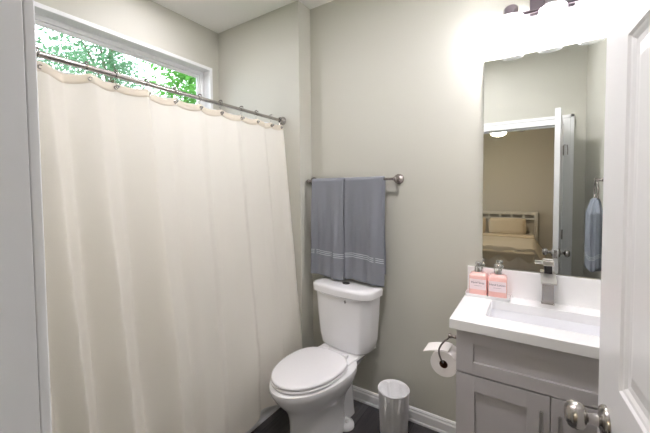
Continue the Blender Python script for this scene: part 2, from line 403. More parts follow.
# ------------------------------------------------------------------ bathtub
TX = XC - .05
t = empty('bathtub', (-1.8, (TUBY + YJ) / 2, 0), 'white alcove bathtub mostly hidden behind the shower curtain', 'bathtub')
ox, oy = t.location.x, t.location.y
x0, x1, y0, y1 = XW + .002 - ox, TX - ox, TUBY + .002 - oy, YJ - .002 - oy
rings = [rrect(x0, x1, y0, y1, .01, .0), rrect(x0, x1, y0, y1, .01, .40), rrect(x0 + .006, x1 - .006, y0 + .006, y1 - .006, .01, .41),
         rrect(x0 + .06, x1 - .06, y0 + .07, y1 - .07, .09, .41), rrect(x0 + .07, x1 - .07, y0 + .08, y1 - .08, .09, .40),
         rrect(x0 + .10, x1 - .10, y0 + .14, y1 - .20, .12, .10), rrect(x0 + .14, x1 - .14, y0 + .18, y1 - .26, .10, .075)]
MB().loft(rings).build('tub_shell', TUBM, t, smooth=True)
MB().lathe([(.0001, .0), (.03, .0), (.03, .004), (.0001, .006)], (0, y0 + .32, .0752), 'z', 24, cap=False).build('drain', CHROME, t, smooth=True)

# ------------------------------------------------------------------ curtain rod, rings, curtain, liner
RX, RZ = -1.516, 1.95
t = empty('shower_curtain_rod', (RX, -.9, RZ), 'brushed nickel curtain rod across the tub alcove', 'curtain rod')
MB().tube([(0, TUBY + .02 + .9, 0), (0, YJ - .02 + .9, 0)], .0105, 20).build('rod', NICKEL, t, smooth=True)
MB().tube([(0, TUBY + .02 + .9, 0), (0, -.95 + .9, 0)], .0122, 20).build('outer_sleeve', NICKEL, t, smooth=True)
for yy, sg in ((YJ, -1), (TUBY, 1)):
    MB().lathe([(.0001, 0), (.030, 0), (.030, sg * .006), (.026, sg * .012), (.019, sg * .02), (.019, sg * .035), (.0135, sg * .037)], (0, yy + sg * .0005 + .9, 0), 'y', 32, cap=False).build('wall_flange', NICKEL, t, smooth=True)

RINGY = [-1.64, -1.525, -1.37, -1.26, -1.13, -.985, -.84, -.70, -.54, -.41, -.27, -.175]
TOPZ = 1.918
def sag(y):
    for a, b in zip(RINGY, RINGY[1:]):
        if a <= y <= b:
            u = (y - a) / (b - a); return 4 * u * (1 - u) * (b - a)
    return 0
def bumpf(d, w): return math.exp(-(d / w) ** 2)
KN = [(-1.70, .0), (-1.62, .012), (-1.585, -.006), (-1.507, .030), (-1.450, -.006), (-1.356, .034), (-1.272, -.008), (-1.146, .040), (-1.118, .002), (-1.02, -.008), (-.96, .008), (-.86, .014), (-.80, -.004),
      (-.70, .006), (-.60, .012), (-.55, -.006), (-.45, .006), (-.36, .016), (-.33, -.002), (-.24, .002), (-.18, .012), (-.14, .002), (0, 0)]
def pleat(y):
    for (a, p), (b, q) in zip(KN, KN[1:]):
        if a <= y <= b:
            u = (y - a) / (b - a); u = u * .55 + .45 * u * u * (3 - 2 * u); return p + (q - p) * u
    return 0
def foldx(y, v):
    """fold depth off the rod line; v = 0 at the top, 1 at the bottom"""
    d = y - .05 * v * (.3 + max(0, -y - .7)) 
    f = (pleat(d) * .8 + .1 * (pleat(d - .008) + pleat(d + .008))) * (.6 + .75 * min(1, v * 1.6)) * (1.75 if d < -1.1 else 1.35)
    f += .006 * math.sin(y * 11.2 + 2.0 + .5 * v) * (.3 + v)
    f += .0025 * math.sin(31 * v + 9 * y) * v + .003 * math.sin(13 * v - 17 * y) * v
    f += .006 * math.exp(-((y + .40 - .15 * (v - .5)) / .02) ** 2 - ((v - .55) / .1) ** 2)
    return f
ctop, cbot = -1.655, -.150
def curtain_pt(u, v):
    y = ctop + (cbot - ctop) * u
    y2 = y - .012 * v * math.sin(3 * u) + .05 * v * (u - .5) * 0 + (.035 * v if u > .93 else 0) * 0
    zt = TOPZ - .10 * sag(y); zb = .070 + .014 * math.sin(y * 9) + .012 * math.sin(y * 23 + 1)
    z = zt + (zb - zt) * v
    lean = .136 * min(1, v / .81)
    return (RX + .002 + lean + foldx(y, v), y2, z)
def curtain_mesh(v0, v1, nv, push=0):
    return MB().grid(lambda a, b: (lambda p: (p[0] + push, p[1], p[2]))(curtain_pt(a, v0 + (v1 - v0) * b)), 300, nv)
t = empty('shower_curtain', (0, 0, 0), 'long cream waffle shower curtain hanging across the tub', 'shower curtain')
curtain_mesh(.018, 1, 90).build('curtain_cloth', CURT, t, smooth=True)
hm = curtain_mesh(0, .020, 3, 0).build('top_hem', HEM, t, smooth=True, solid=.002); hm['label'] = 'doubled cream top hem'
hb = curtain_mesh(.985, 1.0, 2, .0015).build('bottom_hem', CURT, t, smooth=True)
for y in RINGY:
    v = .012; u = (y - ctop) / (cbot - ctop); p = curtain_pt(u, v); g = MB()
    g.lathe([(.005, -.002), (.009, -.002), (.009, .0025), (.005, .0025), (.005, -.002)], (p[0], p[1], p[2]), 'x', 16, cap=False)
    g.build('grommet', NICKEL, t, smooth=True)
# liner inside the tub
def liner_pt(u, v):
    y = -1.65 + 1.485 * u
    zt = TOPZ + .008 - .04 * sag(y); z = zt + (.20 - zt) * v
    return (RX - .040 - .035 * v + .007 * math.sin(y * 38) + .004 * math.sin(y * 71 + v), y, z)
tag(MB().grid(liner_pt, 200, 40).build('shower_liner', LINER, smooth=True), 'thin white liner hanging behind the cream shower curtain', 'curtain liner')
def ring_thing():
    t = empty('curtain_ring', (RX, -1.51, RZ), 'silver roller-ball curtain ring on the rod', 'curtain ring', 'curtain rings on the rod')
    pts = []
    for k in range(17):
        a = math.radians(-60 + 300 * k / 16 - 30); pts.append((.0185 * math.cos(a) , 0, .0185 * math.sin(a) + .002))
    mb = MB(); mb.tube(pts, .0016, 6)
    mb.tube([(-.006, 0, -.0165), (.0, 0, -.036), (.006, 0, -.055), (.014, 0, -.062), (.02, 0, -.056)], .0016, 6)
    mb.build('hook', NICKEL, t, smooth=True)
    b = MB()
    for k in range(-2, 3):
        a = math.radians(90 + k * 24); b.lathe([(.0001, -.004), (.003, -.0028), (.004, 0), (.003, .0028), (.0001, .004)], (.0185 * math.cos(a), 0, .0185 * math.sin(a) + .002), 'x', 10, cap=False)
    b.build('roller_beads', BRONZE, t, smooth=True)
    c = MB(); c.lathe([(.0001, -.0075), (.005, -.0055), (.0075, 0), (.005, .0055), (.0001, .0075)], (.020, 0, -.052), 'z', 14, cap=False)
    c.build('ball_end', CHROME, t, smooth=True)
    return t
r0 = ring_thing()
desc = ['hidden first by the door jamb', 'nearest the white door jamb', 'second from the door jamb', 'third from the door jamb', 'fourth from the door jamb', 'fifth from the door jamb',
        'sixth from the alcove end wall', 'fifth from the alcove end wall', 'fourth from the alcove end wall', 'third from the alcove end wall', 'second from the alcove end wall', 'nearest the alcove end wall']
first = True
for y, d in zip(RINGY[1:], desc[1:]):
    r = r0 if first else copy_tree(r0); first = False
    r.location = (RX, y, RZ); r['label'] = 'silver ball curtain ring, ' + d; r['group'] = 'curtain rings on the rod'

# ------------------------------------------------------------------ toilet
TCX = -1.033
t = empty('toilet', (TCX, -.25, 0), 'white two-piece toilet with closed lid under the grey towels', 'toilet', None, math.radians(-6))
def egg(yb, yf, hw, z, n=64, wide=.42, pw=.72, px=.86, cx=0):
    ym = yb - (yb - yf) * wide; pts = []
    for i in range(n):
        a = 2 * PI * i / n; s_, c_ = math.sin(a), math.cos(a)
        if c_ > 0: y = ym + (yb - ym) * abs(c_) ** pw
        else: y = ym - (ym - yf) * abs(c_)
        x = hw * math.copysign(abs(s_) ** (px if c_ > 0 else 1), s_)
        pts.append((x + cx, y + .25, z))
    return pts
# bowl with pedestal: (z, back, front, half width)
secs = [(0, -.21, -.640, .112), (.012, -.21, -.645, .116), (.03, -.215, -.640, .111), (.08, -.22, -.632, .106), (.14, -.22, -.628, .105), (.19, -.21, -.632, .111), (.235, -.20, -.645, .127),
        (.27, -.19, -.668, .148), (.30, -.18, -.696, .167), (.335, -.17, -.724, .183), (.365, -.16, -.742, .192), (.388, -.16, -.751, .196), (.402, -.16, -.749, .194), (.409, -.165, -.738, .184)]
MB().loft([egg(b_, f_, h_, z_) for z_, b_, f_, h_ in secs]).build('bowl', PORC, t, smooth=True)
# rear deck carrying the tank, with trapway neck
dk = MB(); dk.loft([rrect(-.070, .070, -.34 + .25, -.10 + .25, .04, 0), rrect(-.066, .066, -.33 + .25, -.105 + .25, .04, .05), rrect(-.060, .060, -.32 + .25, -.11 + .25, .04, .20),
         rrect(-.085, .085, -.34 + .25, -.09 + .25, .05, .31), rrect(-.125, .125, -.36 + .25, -.05 + .25, .05, .375), rrect(-.145, .145, -.36 + .25, -.045 + .25, .05, .405), rrect(-.140, .140, -.355 + .25, -.05 + .25, .05, .418)])
dk.build('rear_deck', PORC, t, smooth=True)
for sg in (-1, 1):
    ft = MB(); ft.lathe([(.0001, 0), (.055, 0), (.055, .012), (.050, .022), (.022, .034), (.0001, .035)], (sg * .085, -.255 + .25, 0), 'z', 28, cap=False)
    ft.build('foot_flange', PORC, t, smooth=True)
for sg in (-1, 1):
    MB().lathe([(.0135, .026), (.0135, .040), (.010, .048), (.0001, .051)], (sg * .098, -.262 + .25, 0), 'z', 18, cap=False).build('bolt_cap', PLAST, t, smooth=True)
def slabegg(name, z0, z1, yb, yf, hw, dome=0, m=PLAST):
    rs = [egg(yb - .004, yf + .004, hw - .004, z0), egg(yb, yf, hw, z0 + .004), egg(yb, yf, hw, z1 - .006), egg(yb - .004, yf + .004, hw - .004, z1 - .0015), egg(yb - .012, yf + .014, hw - .012, z1)]
    for k in range(1, 6): f = k / 6; rs.append(egg(yb - .012 - f * (.2), yf + .014 + f * .2, (hw - .012) * (1 - f), z1 + dome * (1 - (1 - f) ** 2)))
    return MB().loft(rs).build(name, m, t, smooth=True)
slabegg('seat', .412, .427, -.258, -.735, .183)
slabegg('lid', .429, .448, -.262, -.733, .181, dome=.004)
for sg in (-1, 1):
    hgm = MB(); hgm.box(sg * .075 - .022, sg * .075 + .022, -.262 + .25, -.232 + .25, .409, .440)
    hgm.build('seat_hinge', PLAST, t, bevel=.006)
def tankring(hw, yb, yf, z, bulge=.03, r=.07, n=8):
    pts = []
    # back right, back left (small radius) then front with bulge
    for cx, cy, a0, rr in ((hw - .015, yb - .015, 0, .015), (-hw + .015, yb - .015, 90, .015)):
        for k in range(4): a = math.radians(a0 + 30 * k); pts.append((cx + rr * math.cos(a), cy + rr * math.sin(a)))
    for cx, cy, a0 in ((-hw + r, yf + r, 180), (hw - r, yf + r, 270)):
        for k in range(n + 1): a = math.radians(a0 + 90 * k / n); pts.append((cx + r * math.cos(a), cy + r * math.sin(a)))
        if a0 == 180:
            for k in range(1, 12):
                u = k / 12; pts.append((-hw + r + (2 * hw - 2 * r) * u, yf))
    out = []
    for x, y in pts:
        u = max(0, 1 - (x / hw) ** 2); k = (yb - y) / (yb - yf)
        out.append((x, y - bulge * u * max(0, k) ** 2 + .25, z))
    return out
tk = [(.419, .165, -.165, .05), (.436, .182, -.178, .05), (.50, .195, -.186, .055), (.65, .207, -.195, .06), (.79, .215, -.202, .06)]
MB().loft([tankring(h_, -.038, f_, z_, .024, r_) for z_, h_, f_, r_ in tk]).build('tank', PORC, t, smooth=True)
ld = [(.780, .224, -.206), (.784, .229, -.211), (.818, .231, -.214), (.828, .228, -.211), (.834, .219, -.202), (.836, .19, -.175)]
MB().loft([tankring(h_, -.034, f_, z_, .028, .06) for z_, h_, f_ in ld]).build('tank_lid', PORC, t, smooth=True)
MB().lathe([(.0001, .835), (.024, .835), (.024, .840), (.021, .842), (.0001, .842)], (0.0, -.115 + .25, 0), 'z', 28, cap=False).build('flush_button', HEADER, t, smooth=True)
lg = MB(); lg.box(-.0035, .0035, -.0006, .0006, -.010, .010); lg.box(-.008, .008, -.0006, .0006, -.003, .003)
o = lg.build('maker_mark', LOGO, t); o.location = (.065, -.2225 + .25, .755); o.rotation_euler = (0, 0, .05)

# ------------------------------------------------------------------ towel bar and two towels
BZ, BYY = 1.513, -.072
t = empty('towel_bar', (-1.02, 0, BZ), 'brushed nickel towel bar on the wall above the toilet', 'towel bar')
MB().tube([(-.325, BYY, 0), (.305, BYY, 0)], .008, 16).build('bar', BRONZE, t, smooth=True)
for x in (-.325, .318):
    MB().lathe([(.0001, -.0005), (.032, -.0005), (.032, -.006), (.027, -.014), (.016, -.021), (.011, -.030), (.011, -.055), (.0135, -.062), (.0145, BYY), (.012, -.082), (.006, -.086), (.0001, -.0865)], (x, 0, 0), 'y', 28, cap=False).build('wall_post', BRONZE, t, smooth=True)
def towel(name, x0, x1, zf, zb, off, seed, label, m=TOWEL):
    """a bath towel folded lengthwise and hung over the bar"""
    rnd = random.Random(seed); ph = [rnd.uniform(0, 6) for _ in range(6)]
    R = .0135 + off; H1, H2 = BZ - zb, BZ - zf; arc = PI * R; L = H1 + arc + H2
    def pt(u, v):
        s_ = v * L; xx = x0 + (x1 - x0) * u
        if s_ < H1: y, z, side, d = BYY + R, BZ - (H1 - s_), -1, (H1 - s_)
        elif s_ < H1 + arc: a = (s_ - H1) / R; y, z, side, d = BYY + R * math.cos(a), BZ + R * math.sin(a), 0, 0
        else: d = s_ - H1 - arc; y, z, side = BYY - R, BZ - d, 1
        k = min(1, d / .3)
        if side == 1:
            y -= k * (.011 * math.sin(u * 7 + ph[0] + d * 1.2) + .007 * math.sin(u * 15 + ph[1] - d * 2) + .003 * math.sin(u * 29 + ph[4] + d * 5) + .004 + .012 * d)
            y -= .006 * math.exp(-((u - .72 - .05 * d) / .06) ** 2) * k
        if side == -1: y = min(y + 0, -.012 - .001)
        z += .004 * math.sin(u * 5 + ph[2]) * (1 if d > .05 else 0) * k - (.018 * u * u * k if side == 1 else 0)
        xx += .004 * math.sin(d * 9 + ph[3]) * k
        return (xx, y, z)
    tt = empty(name, (0, 0, 0), label, 'towel', 'grey towels on the bar')
    MB().grid(pt, 46, 120).build('towel_cloth', m, tt, smooth=True, solid=.011)
    for q in (.148, .160, .172):
        v0 = 1 - (q + .0022) / L; v1 = 1 - (q - .0022) / L
        def sp(u, v):
            p = pt(u, v0 + (v1 - v0) * v); return (p[0], p[1] - .0064, p[2])
        o = MB().grid(sp, 46, 1).build('woven_stripe', STRIPE, tt, smooth=True, solid=.0012); o['label'] = 'pale woven stripe'
    # second folded layer peeping out behind on the right
    def pt2(u, v):
        a = x1 - .035 + .043 * u; d = v * (H2 - .004); k = min(1, d / .3)
        return (a - .010 * math.sin(v * 2), BYY - R + .0115 + .004 * u, BZ + R * .6 - d - .01)
    MB().grid(pt2, 6, 40).build('folded_edge', m, tt, smooth=True, solid=.008)
    return tt
towel('bath_towel', -1.303, -1.048, .862, .93, 0, 3, 'grey striped bath towel at the left, nearer the alcove wall')
towel('bath_towel', -1.040, -.772, .862, .92, .0, 11, 'grey striped bath towel at the right end of the bar')

# ------------------------------------------------------------------ waste bin
t = empty('waste_bin', (-.676, -.165, 0), 'small white embossed waste bin between the toilet and vanity', 'waste bin')
prof = [(.0001, .0), (.076, 0), (.080, .004), (.089, .258), (.092, .264), (.093, .269), (.091, .273), (.087, .270), (.083, .258), (.076, .02), (.0001, .016)]
MB().lathe([(r_ , z_) for r_, z_ in prof], (0, 0, 0), 'z', 64, cap=False).build('bin_body', BAG, t, smooth=True)
def lin_pt(u, v):
    a = 2 * PI * u; r_ = .0865 - .010 * v + .003 * math.sin(a * 7 + v * 5) * (1 if v > .05 else .2) + .002 * math.sin(a * 13)
    return (r_ * math.cos(a), r_ * math.sin(a), .270 + .003 * math.sin(a * 5) * (1 - v) - .22 * v)
MB().grid(lin_pt, 72, 12).build('bin_liner', BAG, t, smooth=True, solid=.001)

# ------------------------------------------------------------------ vanity
VX0, VX1, VY = -.278, XE - .003, -.46
t = empty('vanity_cabinet', ((VX0 + VX1) / 2, -.23, 0), 'grey shaker vanity cabinet under the white countertop', 'cabinet')
ex, ey = t.location.x, t.location.y
bd = MB(); a0, a1 = VX0 - ex, VX1 - ex
yf_, yb_ = VY + .02 - ey, -.002 - ey
bd.box(a0, a0 + .018, yf_, yb_, .09, .833); bd.box(a1 - .018, a1, yf_, yb_, .09, .833); bd.box(a0 + .018, a1 - .018, yf_, yb_, .09, .108)
bd.box(a0 + .018, a1 - .018, yb_ - .01, yb_, .108, .833); bd.box(a0 + .018, a1 - .018, yf_, yf_ + .018, .108, .833); bd.box(a0, a1, VY + .075 - ey, -.002 - ey, 0, .09)
bd.build('cabinet_body', CAB, t, bevel=.0015)
def shaker(name, x0, x1, z0, z1, fr=.055, frz=None):
    frz = frz or fr; mb = MB(); y1_, y0_ = VY + .019 - ey, VY - ey
    mb.box(x0, x0 + fr, y0_, y1_, z0, z1); mb.box(x1 - fr, x1, y0_, y1_, z0, z1)
    mb.box(x0 + fr, x1 - fr, y0_, y1_, z0, z0 + frz); mb.box(x0 + fr, x1 - fr, y0_, y1_, z1 - frz, z1)
    mb.box(x0 + fr, x1 - fr, y0_ + .013, y1_, z0 + frz, z1 - frz)
    return mb.build(name, CAB, t, bevel=.0006)
shaker('drawer_front', a0 + .002, a1 - .002, .643, .829, .068, .052)
DG = .066 - ex
d1_ = shaker('door', a0 + .002, DG - .0015, .095, .636, .075, .068); d2_ = shaker('door', DG + .0015, a1 - .002, .095, .636, .075, .068)
for dd, hx in ((d1_, DG - .030), (d2_, DG + .030)):
    mb = MB(); y_ = VY - ey
    for z_ in (.555, .455): mb.tube([(hx, y_, z_), (hx, y_ - .026, z_)], .0045, 10)
    mb.tube([(hx, y_ - .026, .425), (hx, y_ - .026, .585)], .0058, 12)
    mb.build('handle', SATIN, dd, smooth=True)['label'] = 'brushed nickel bar handle'
# worktop with undermount sink
t = empty('countertop', ((VX0 + VX1) / 2, -.24, .834), 'white quartz vanity top with a rectangular undermount sink', 'countertop')
ex, ey = t.location.x, t.location.y
cx0, cx1, cy0, cy1, cz0, cz1 = -.302 - ex, XE - .002 - ex, -.483 - ey, -.001 - ey, 0, .043
sx0, sx1, sy0, sy1 = -.172 - ex, .305 - ex, -.368 - ey, -.118 - ey
def hole_slab():
    mb = MB(); n = 8
    inn = rrect(sx0, sx1, sy0, sy1, .022, 0, n - 1); N = len(inn)
    def outer(p):
        # project each inner point onto the outer rectangle
        return p
    cxm, cym = (sx0 + sx1) / 2, (sy0 + sy1) / 2
    out = []
    q = N // 4
    crn = [(cx1, cy1), (cx0, cy1), (cx0, cy0), (cx1, cy0)]
    for i in range(N): out.append(crn[i // q])
    vs = []; idx = {}
    for z in (cz1, cz0):
        for p in inn: vs.append((p[0], p[1], z))
    for z in (cz1, cz0):
        for c in crn: vs.append((c[0], c[1], z))
    fs = []
    for lvl in (0, 1):
        b = lvl * N; c = 2 * N + lvl * 4
        for k in range(4):
            for j in range(q - 1):
                i = k * q + j; fs.append((b + i, b + i + 1, c + k))
            i = k * q + q - 1; fs.append((b + i, b + (i + 1) % N, c + (k + 1) % 4, c + k))
    for i in range(N): fs.append((i, (i + 1) % N, N + (i + 1) % N, N + i))
    for k in range(4): fs.append((2 * N + k, 2 * N + (k + 1) % 4, 2 * N + 4 + (k + 1) % 4, 2 * N + 4 + k))
    return mb.add(vs, fs)
hole_slab().build('countertop_slab', QUARTZ, t, bevel=.003)
MB().box(cx0, cx1, -.013 - ey, -.001 - ey, .0432, .183).build('backsplash', QUARTZ, t, bevel=.002)
bs = MB(); bs.loft([rrect(sx0 - .012, sx1 + .012, sy0 - .012, sy1 + .012, .03, -.001), rrect(sx0 - .003, sx1 + .003, sy0 - .003, sy1 + .003, .025, -.001), rrect(sx0, sx1, sy0, sy1, .024, -.006),
      rrect(sx0 + .008, sx1 - .008, sy0 + .008, sy1 - .008, .03, -.09), rrect(sx0 + .03, sx1 - .03, sy0 + .03, sy1 - .03, .03, -.108), rrect(sx0 + .1, sx1 - .1, sy0 + .08, sy1 - .08, .02, -.112)], cap=False)
n_ = 7 * 4
bs.f.append(tuple(range(5 * 28, 6 * 28))); bs.m.append(0)
bs.build('sink_basin', CERAM, t, smooth=True, solid=.003)
MB().lathe([(.0001, -.1105), (.022, -.1105), (.022, -.107), (.018, -.1055), (.0001, -.105)], ((sx0 + sx1) / 2, (sy0 + sy1) / 2, 0), 'z', 28, cap=False).build('sink_drain', CHROME, t, smooth=True)

# faucet
t = empty('faucet', (.066, -.034, .8775), 'square brushed nickel faucet with an open spout behind the sink', 'faucet')
f = MB(); f.box(-.024, .024, -.017, .018, 0, .134); f.build('faucet_body', NICKEL, t, bevel=.002)
f = MB(); f.box(-.027, .027, -.020, .019, 0, .004); f.build('base_plate', NICKEL, t, bevel=.001)
sp = MB(); sp.loft([[(x_, .018, .132), (x_, .018, .150), (x_, -.030, .150), (x_, -.118, .130), (x_, -.118, .122)] for x_ in (-.030, .030)])
sp.build('spout', SATIN, t, bevel=.001)
h = MB(); h.box(-.016, .016, -.010, .012, .142, .188); h.build('lever_base', HEADER, t, bevel=.002)  # dark colour stands in for a dark reflection between spout and lever
h = MB(); h.box(-.022, .022, -.016, .016, .1885, .212); h.build('lever_cap', SATIN, t, bevel=.002)
h = MB(); h.box(-.055, .0, -.012, .008, .193, .200); h.build('lever', SATIN, t, bevel=.0015)

# tray and bottles
t = empty('vanity_tray', (-.192, -.068, .8775), 'white rectangular tray under two pink soap bottles', 'tray')
tr = MB(); tr.loft([rrect(-.098, .098, -.046, .046, .006, 0), rrect(-.106, .106, -.054, .051, .006, .018), rrect(-.103, .103, -.051, .048, .006, .018), rrect(-.098, .098, -.047, .045, .006, .0085)])
tr.build('tray_dish', QUARTZ, t, smooth=True)
def bottle(x, y, rz, label, words, small):
    t = empty('soap_bottle', (x, y, .887), label, 'bottle', 'soap bottles on the tray', rz)
    b = MB(); w = .0425; zz = [(0, .037, .030), (.003, w, w), (.098, w, w), (.106, .040, .033), (.112, .030, .024), (.115, .0145, .0135), (.119, .014, .013)]
    b.loft([rrect(-a, a, -a, a, min(.012, a * .9) if a > .014 else a * .98, z_) for z_, a, _ in zz]); b.build('bottle_body', PINK, t, smooth=True)
    MB().box(-.039, .039, -w - .0006, -w + .0002, .030, .084).build('label_front', LABEL, t)
    text('label_text', words, .0145, INK, t, (0, -w - .0008, .066), (PI / 2, 0, 0))
    MB().box(-.018, .018, -w - .0009, -w - .0005, .0495, .0505).build('label_rule', INK, t)
    c = MB(); c.lathe([(.0001, .117), (.0195, .117), (.0195, .142), (.0175, .145), (.009, .146), (.009, .153), (.016, .154), (.016, .166), (.013, .169), (.0001, .169)], n=24, cap=False)
    c.build('pump_collar', CHROME, t, smooth=True)
    p = MB(); p.tube([(0, 0, .161), (0, .02, .162), (0, .032, .160), (0, .036, .156)], .0045, 10); p.build('pump_spout', CHROME, t, smooth=True)
    return t
bottle(-.240, -.060, .04, 'pink liquid soap bottle with silver pump at the left of the white tray', 'Hand Soap', 'rose & peony')
bottle(-.149, -.060, .04, 'pink pump bottle at the right of the white tray, nearer the faucet', 'Hand Lotion', 'rose & peony')

# toilet paper holder on the vanity side, with roll
t = empty('paper_holder', (VX0, -.385, .757), 'bronze hook toilet paper holder on the vanity side', 'paper holder')
MB().lathe([(.0001, .0), (.020, 0), (.020, -.006), (.013, -.010), (.008, -.014), (.008, -.030), (.011, -.034), (.012, -.04), (.009, -.047), (.0001, -.048)], (-.0005, 0, 0), 'x', 24, cap=False).build('wall_post', BRONZE, t, smooth=True)
RCX, RCZ = -.060, -.112
arm = [(-.04, 0, 0), (-.044, -.03, -.004)] + [(-.052 - .022 * math.sin(PI * k / 10) + (RCX + .052) * k / 10, -.050, -.006 + (RCZ + .006) * k / 10) for k in range(0, 11)] + [(RCX, -.045, RCZ), (RCX, .06, RCZ)]
MB().tube(arm, .0038, 10).build('arm', BRONZE, t, smooth=True)
t = empty('toilet_roll', (VX0 + RCX, -.385, .757 + RCZ), 'white toilet paper roll with a loose end on the bronze holder', 'toilet paper')
rr = .060; r2 = .0185
rl = MB(); rl.lathe([(rr - .001, -.037), (rr, -.036), (rr, .066), (rr - .001, .067), (r2, .067), (r2, -.037), (rr - .001, -.037)], (0, 0, -.012), 'y', 56, cap=False); rl.build('paper', PAPER, t, smooth=True)
MB().lathe([(r2, -.0375), (r2, .0675), (r2 - .0015, .0675), (r2 - .0015, -.0375), (r2, -.0375)], (0, 0, -.012), 'y', 32, cap=False).build('core', CARDB, t, smooth=True)
def tail(u, v):
    y = -.035 + .100 * u; s_ = v
    if s_ < .35: a = math.radians(60 - 10 + 60 * s_ / .35); a = math.radians(70 + 45 * s_ / .35); return ((rr + .0015) * math.cos(a), y, (rr + .0015) * math.sin(a) - .012)
    a = math.radians(115); k = (s_ - .35) / .65; p = ((rr + .0015) * math.cos(a), (rr + .0015) * math.sin(a) - .012)
    return (p[0] - .068 * k, y, p[1] - .010 * k - .010 * k * k)
MB().grid(tail, 8, 24).build('loose_sheet', PAPER, t, smooth=True, solid=.003)

# ------------------------------------------------------------------ mirror and vanity light
t = empty('wall_mirror', (.063, 0, 1.024), 'frameless rectangular mirror above the sink', 'mirror')
MB().box(-.291, .291, -.0055, -.0005, 0, 1.099).build('mirror_backing', MEDGE, t)
MB().box(-.291, .291, -.0085, -.0058, 0, 1.099).build('mirror_glass', MIRROR, t)
t = empty('vanity_light', (.063, 0, 2.35), 'three-bulb nickel bath light above the mirror', 'wall light')
MB().box(-.09, .09, -.022, -.0005, -.055, .065).build('back_plate', FIXT, t, bevel=.004)
MB().tube([(-.215, -.06, -.05), (.215, -.06, -.05)], .009, 14).build('crossbar', FIXT, t, smooth=True)
MB().box(-.02, .02, -.06, -.02, -.05, -.01).build('stem', FIXT, t, bevel=.003)
for i, x in enumerate((-.165, 0, .165)):
    MB().box(x - .012, x + .012, -.12, -.055, -.058, -.042).build('arm', FIXT, t, bevel=.002)
    MB().lathe([(.0001, -.030), (.024, -.030), (.032, -.040), (.032, -.082), (.0001, -.082)], (x, -.12, 0), 'z', 28, cap=False).build('socket', FIXT, t, smooth=True)
    MB().lathe([(.0325, -.076), (.050, -.082), (.054, -.093), (.054, -.184), (.052, -.190), (.0505, -.184), (.0505, -.096), (.047, -.086), (.0325, -.080)], (x, -.12, 0), 'z', 48, cap=False).build('glass_shade', SHADE, t, smooth=True)
    MB().lathe([(.0001, -.0825), (.013, -.083), (.014, -.092), (.022, -.104), (.028, -.122), (.027, -.140), (.018, -.153), (.0001, -.158)], (x, -.12, 0), 'z', 28, cap=False).build('bulb', BULB, t, smooth=True)

# towel ring on the east wall with a hand towel (seen in the mirror)
RGY, RGZ = -.80, 1.50
t = empty('towel_ring', (XE, RGY, RGZ), 'nickel towel ring on the side wall, seen in the mirror', 'towel ring')
MB().lathe([(.0001, -.0005), (.026, -.0005), (.026, -.006), (.014, -.014), (.009, -.022), (.009, -.046), (.013, -.054), (.0001, -.060)], (0, 0, 0), 'x', 28, cap=False).build('wall_post', BRONZE, t, smooth=True)
MB().tube([(-.048, .075 * math.sin(2 * PI * k / 32), -.075 + .075 * math.cos(2 * PI * k / 32)) for k in range(33)], .0045, 10).build('ring', BRONZE, t, smooth=True)
t = empty('hand_towel', (XE - .050, RGY, RGZ - .150), 'blue-grey striped hand towel hanging from the towel ring', 'towel')
def hring(v, grow=0):
    k = min(1, (v + .05) / .22); ww = .050 + .052 * k + grow; th = .016 + .022 * k ** .8 + grow; z = .012 - .44 * v; out = []
    for i in range(72):
        a = 2 * PI * i / 72; c, d = math.cos(a), math.sin(a); rr_ = (abs(c) ** 3 + abs(d) ** 3) ** (-1 / 3)
        w2 = 1 + .05 * math.sin(a * 6 + 1.5 * v) + .04 * math.sin(a * 11 + 3) * k
        out.append((d * rr_ * th * w2 - .006 * k, c * rr_ * ww * w2 + .004 * math.sin(v * 6), z + (.012 * math.sin(a * 3) + .008 * math.cos(a)) * (v > .2) * k))
    return out
rg = [[(p[0] * .4, p[1] * .7, .030) for p in hring(0)], [(p[0] * .8, p[1] * .92, .024) for p in hring(0)]] + [hring(i / 40) for i in range(41)] + [[(p[0] * .8, p[1] * .93, p[2] - .008) for p in hring(1)]]
MB().loft(rg).build('towel_cloth', TOWELB, t, smooth=True)
for q in (.80, .822, .844):
    MB().loft([hring(q, .0012), hring(q + .009, .0012)], cap=False).build('woven_stripe', STRIPE, t, smooth=True)

# ------------------------------------------------------------------ bedroom seen through the mirror
BXC, BW = -.75, .80
t = empty('bed', (BXC, -4.6, 0), 'tan-covered bed with a pale slatted headboard in the bedroom', 'bed')
h = MB(); yb = -5.47 + 4.6
for sg in (-1, 1): h.box(sg * BW - .03, sg * BW + .03, yb, yb + .05, 0, 1.02)
h.box(-BW, BW, yb, yb + .045, .96, 1.02); h.box(-BW + .03, BW - .03, yb + .01, yb + .035, .86, .90); h.box(-BW + .03, BW - .03, yb + .01, yb + .035, .50, .60)
for k in range(1, 8): x = -BW + 2 * BW * k / 8; h.box(x - .018, x + .018, yb + .012, yb + .033, .60, .96)
h.build('headboard', BEDW, t, bevel=.004)
MB().box(-BW, BW, yb + .06, yb + 1.97, .18, .30).build('bed_rail', BEDW, t, bevel=.006)
for x in (-BW + .05, BW - .05): MB().box(x - .03, x + .03, yb + 1.88, yb + 1.94, 0, .18).build('leg', BEDW, t)
MB().box(-BW + .01, BW - .01, yb + .06, yb + 1.95, .30, .55).build('mattress', SHEET, t, bevel=.05, seg=4)
def spd(u, v):
    x = (u - .5) * 2 * (BW + .13); y = yb + .62 + 1.38 * v; z = .585 + .006 * math.sin(x * 9 + y * 5) + .005 * math.sin(y * 13)
    e = max(0, abs(x) - (BW - .03)); z -= e * 1.6; 
    if v > .93: z -= (v - .93) / .07 * .42; y = min(y, yb + 1.98) + .01 * math.sin(x * 24)
    return (x, y, z)
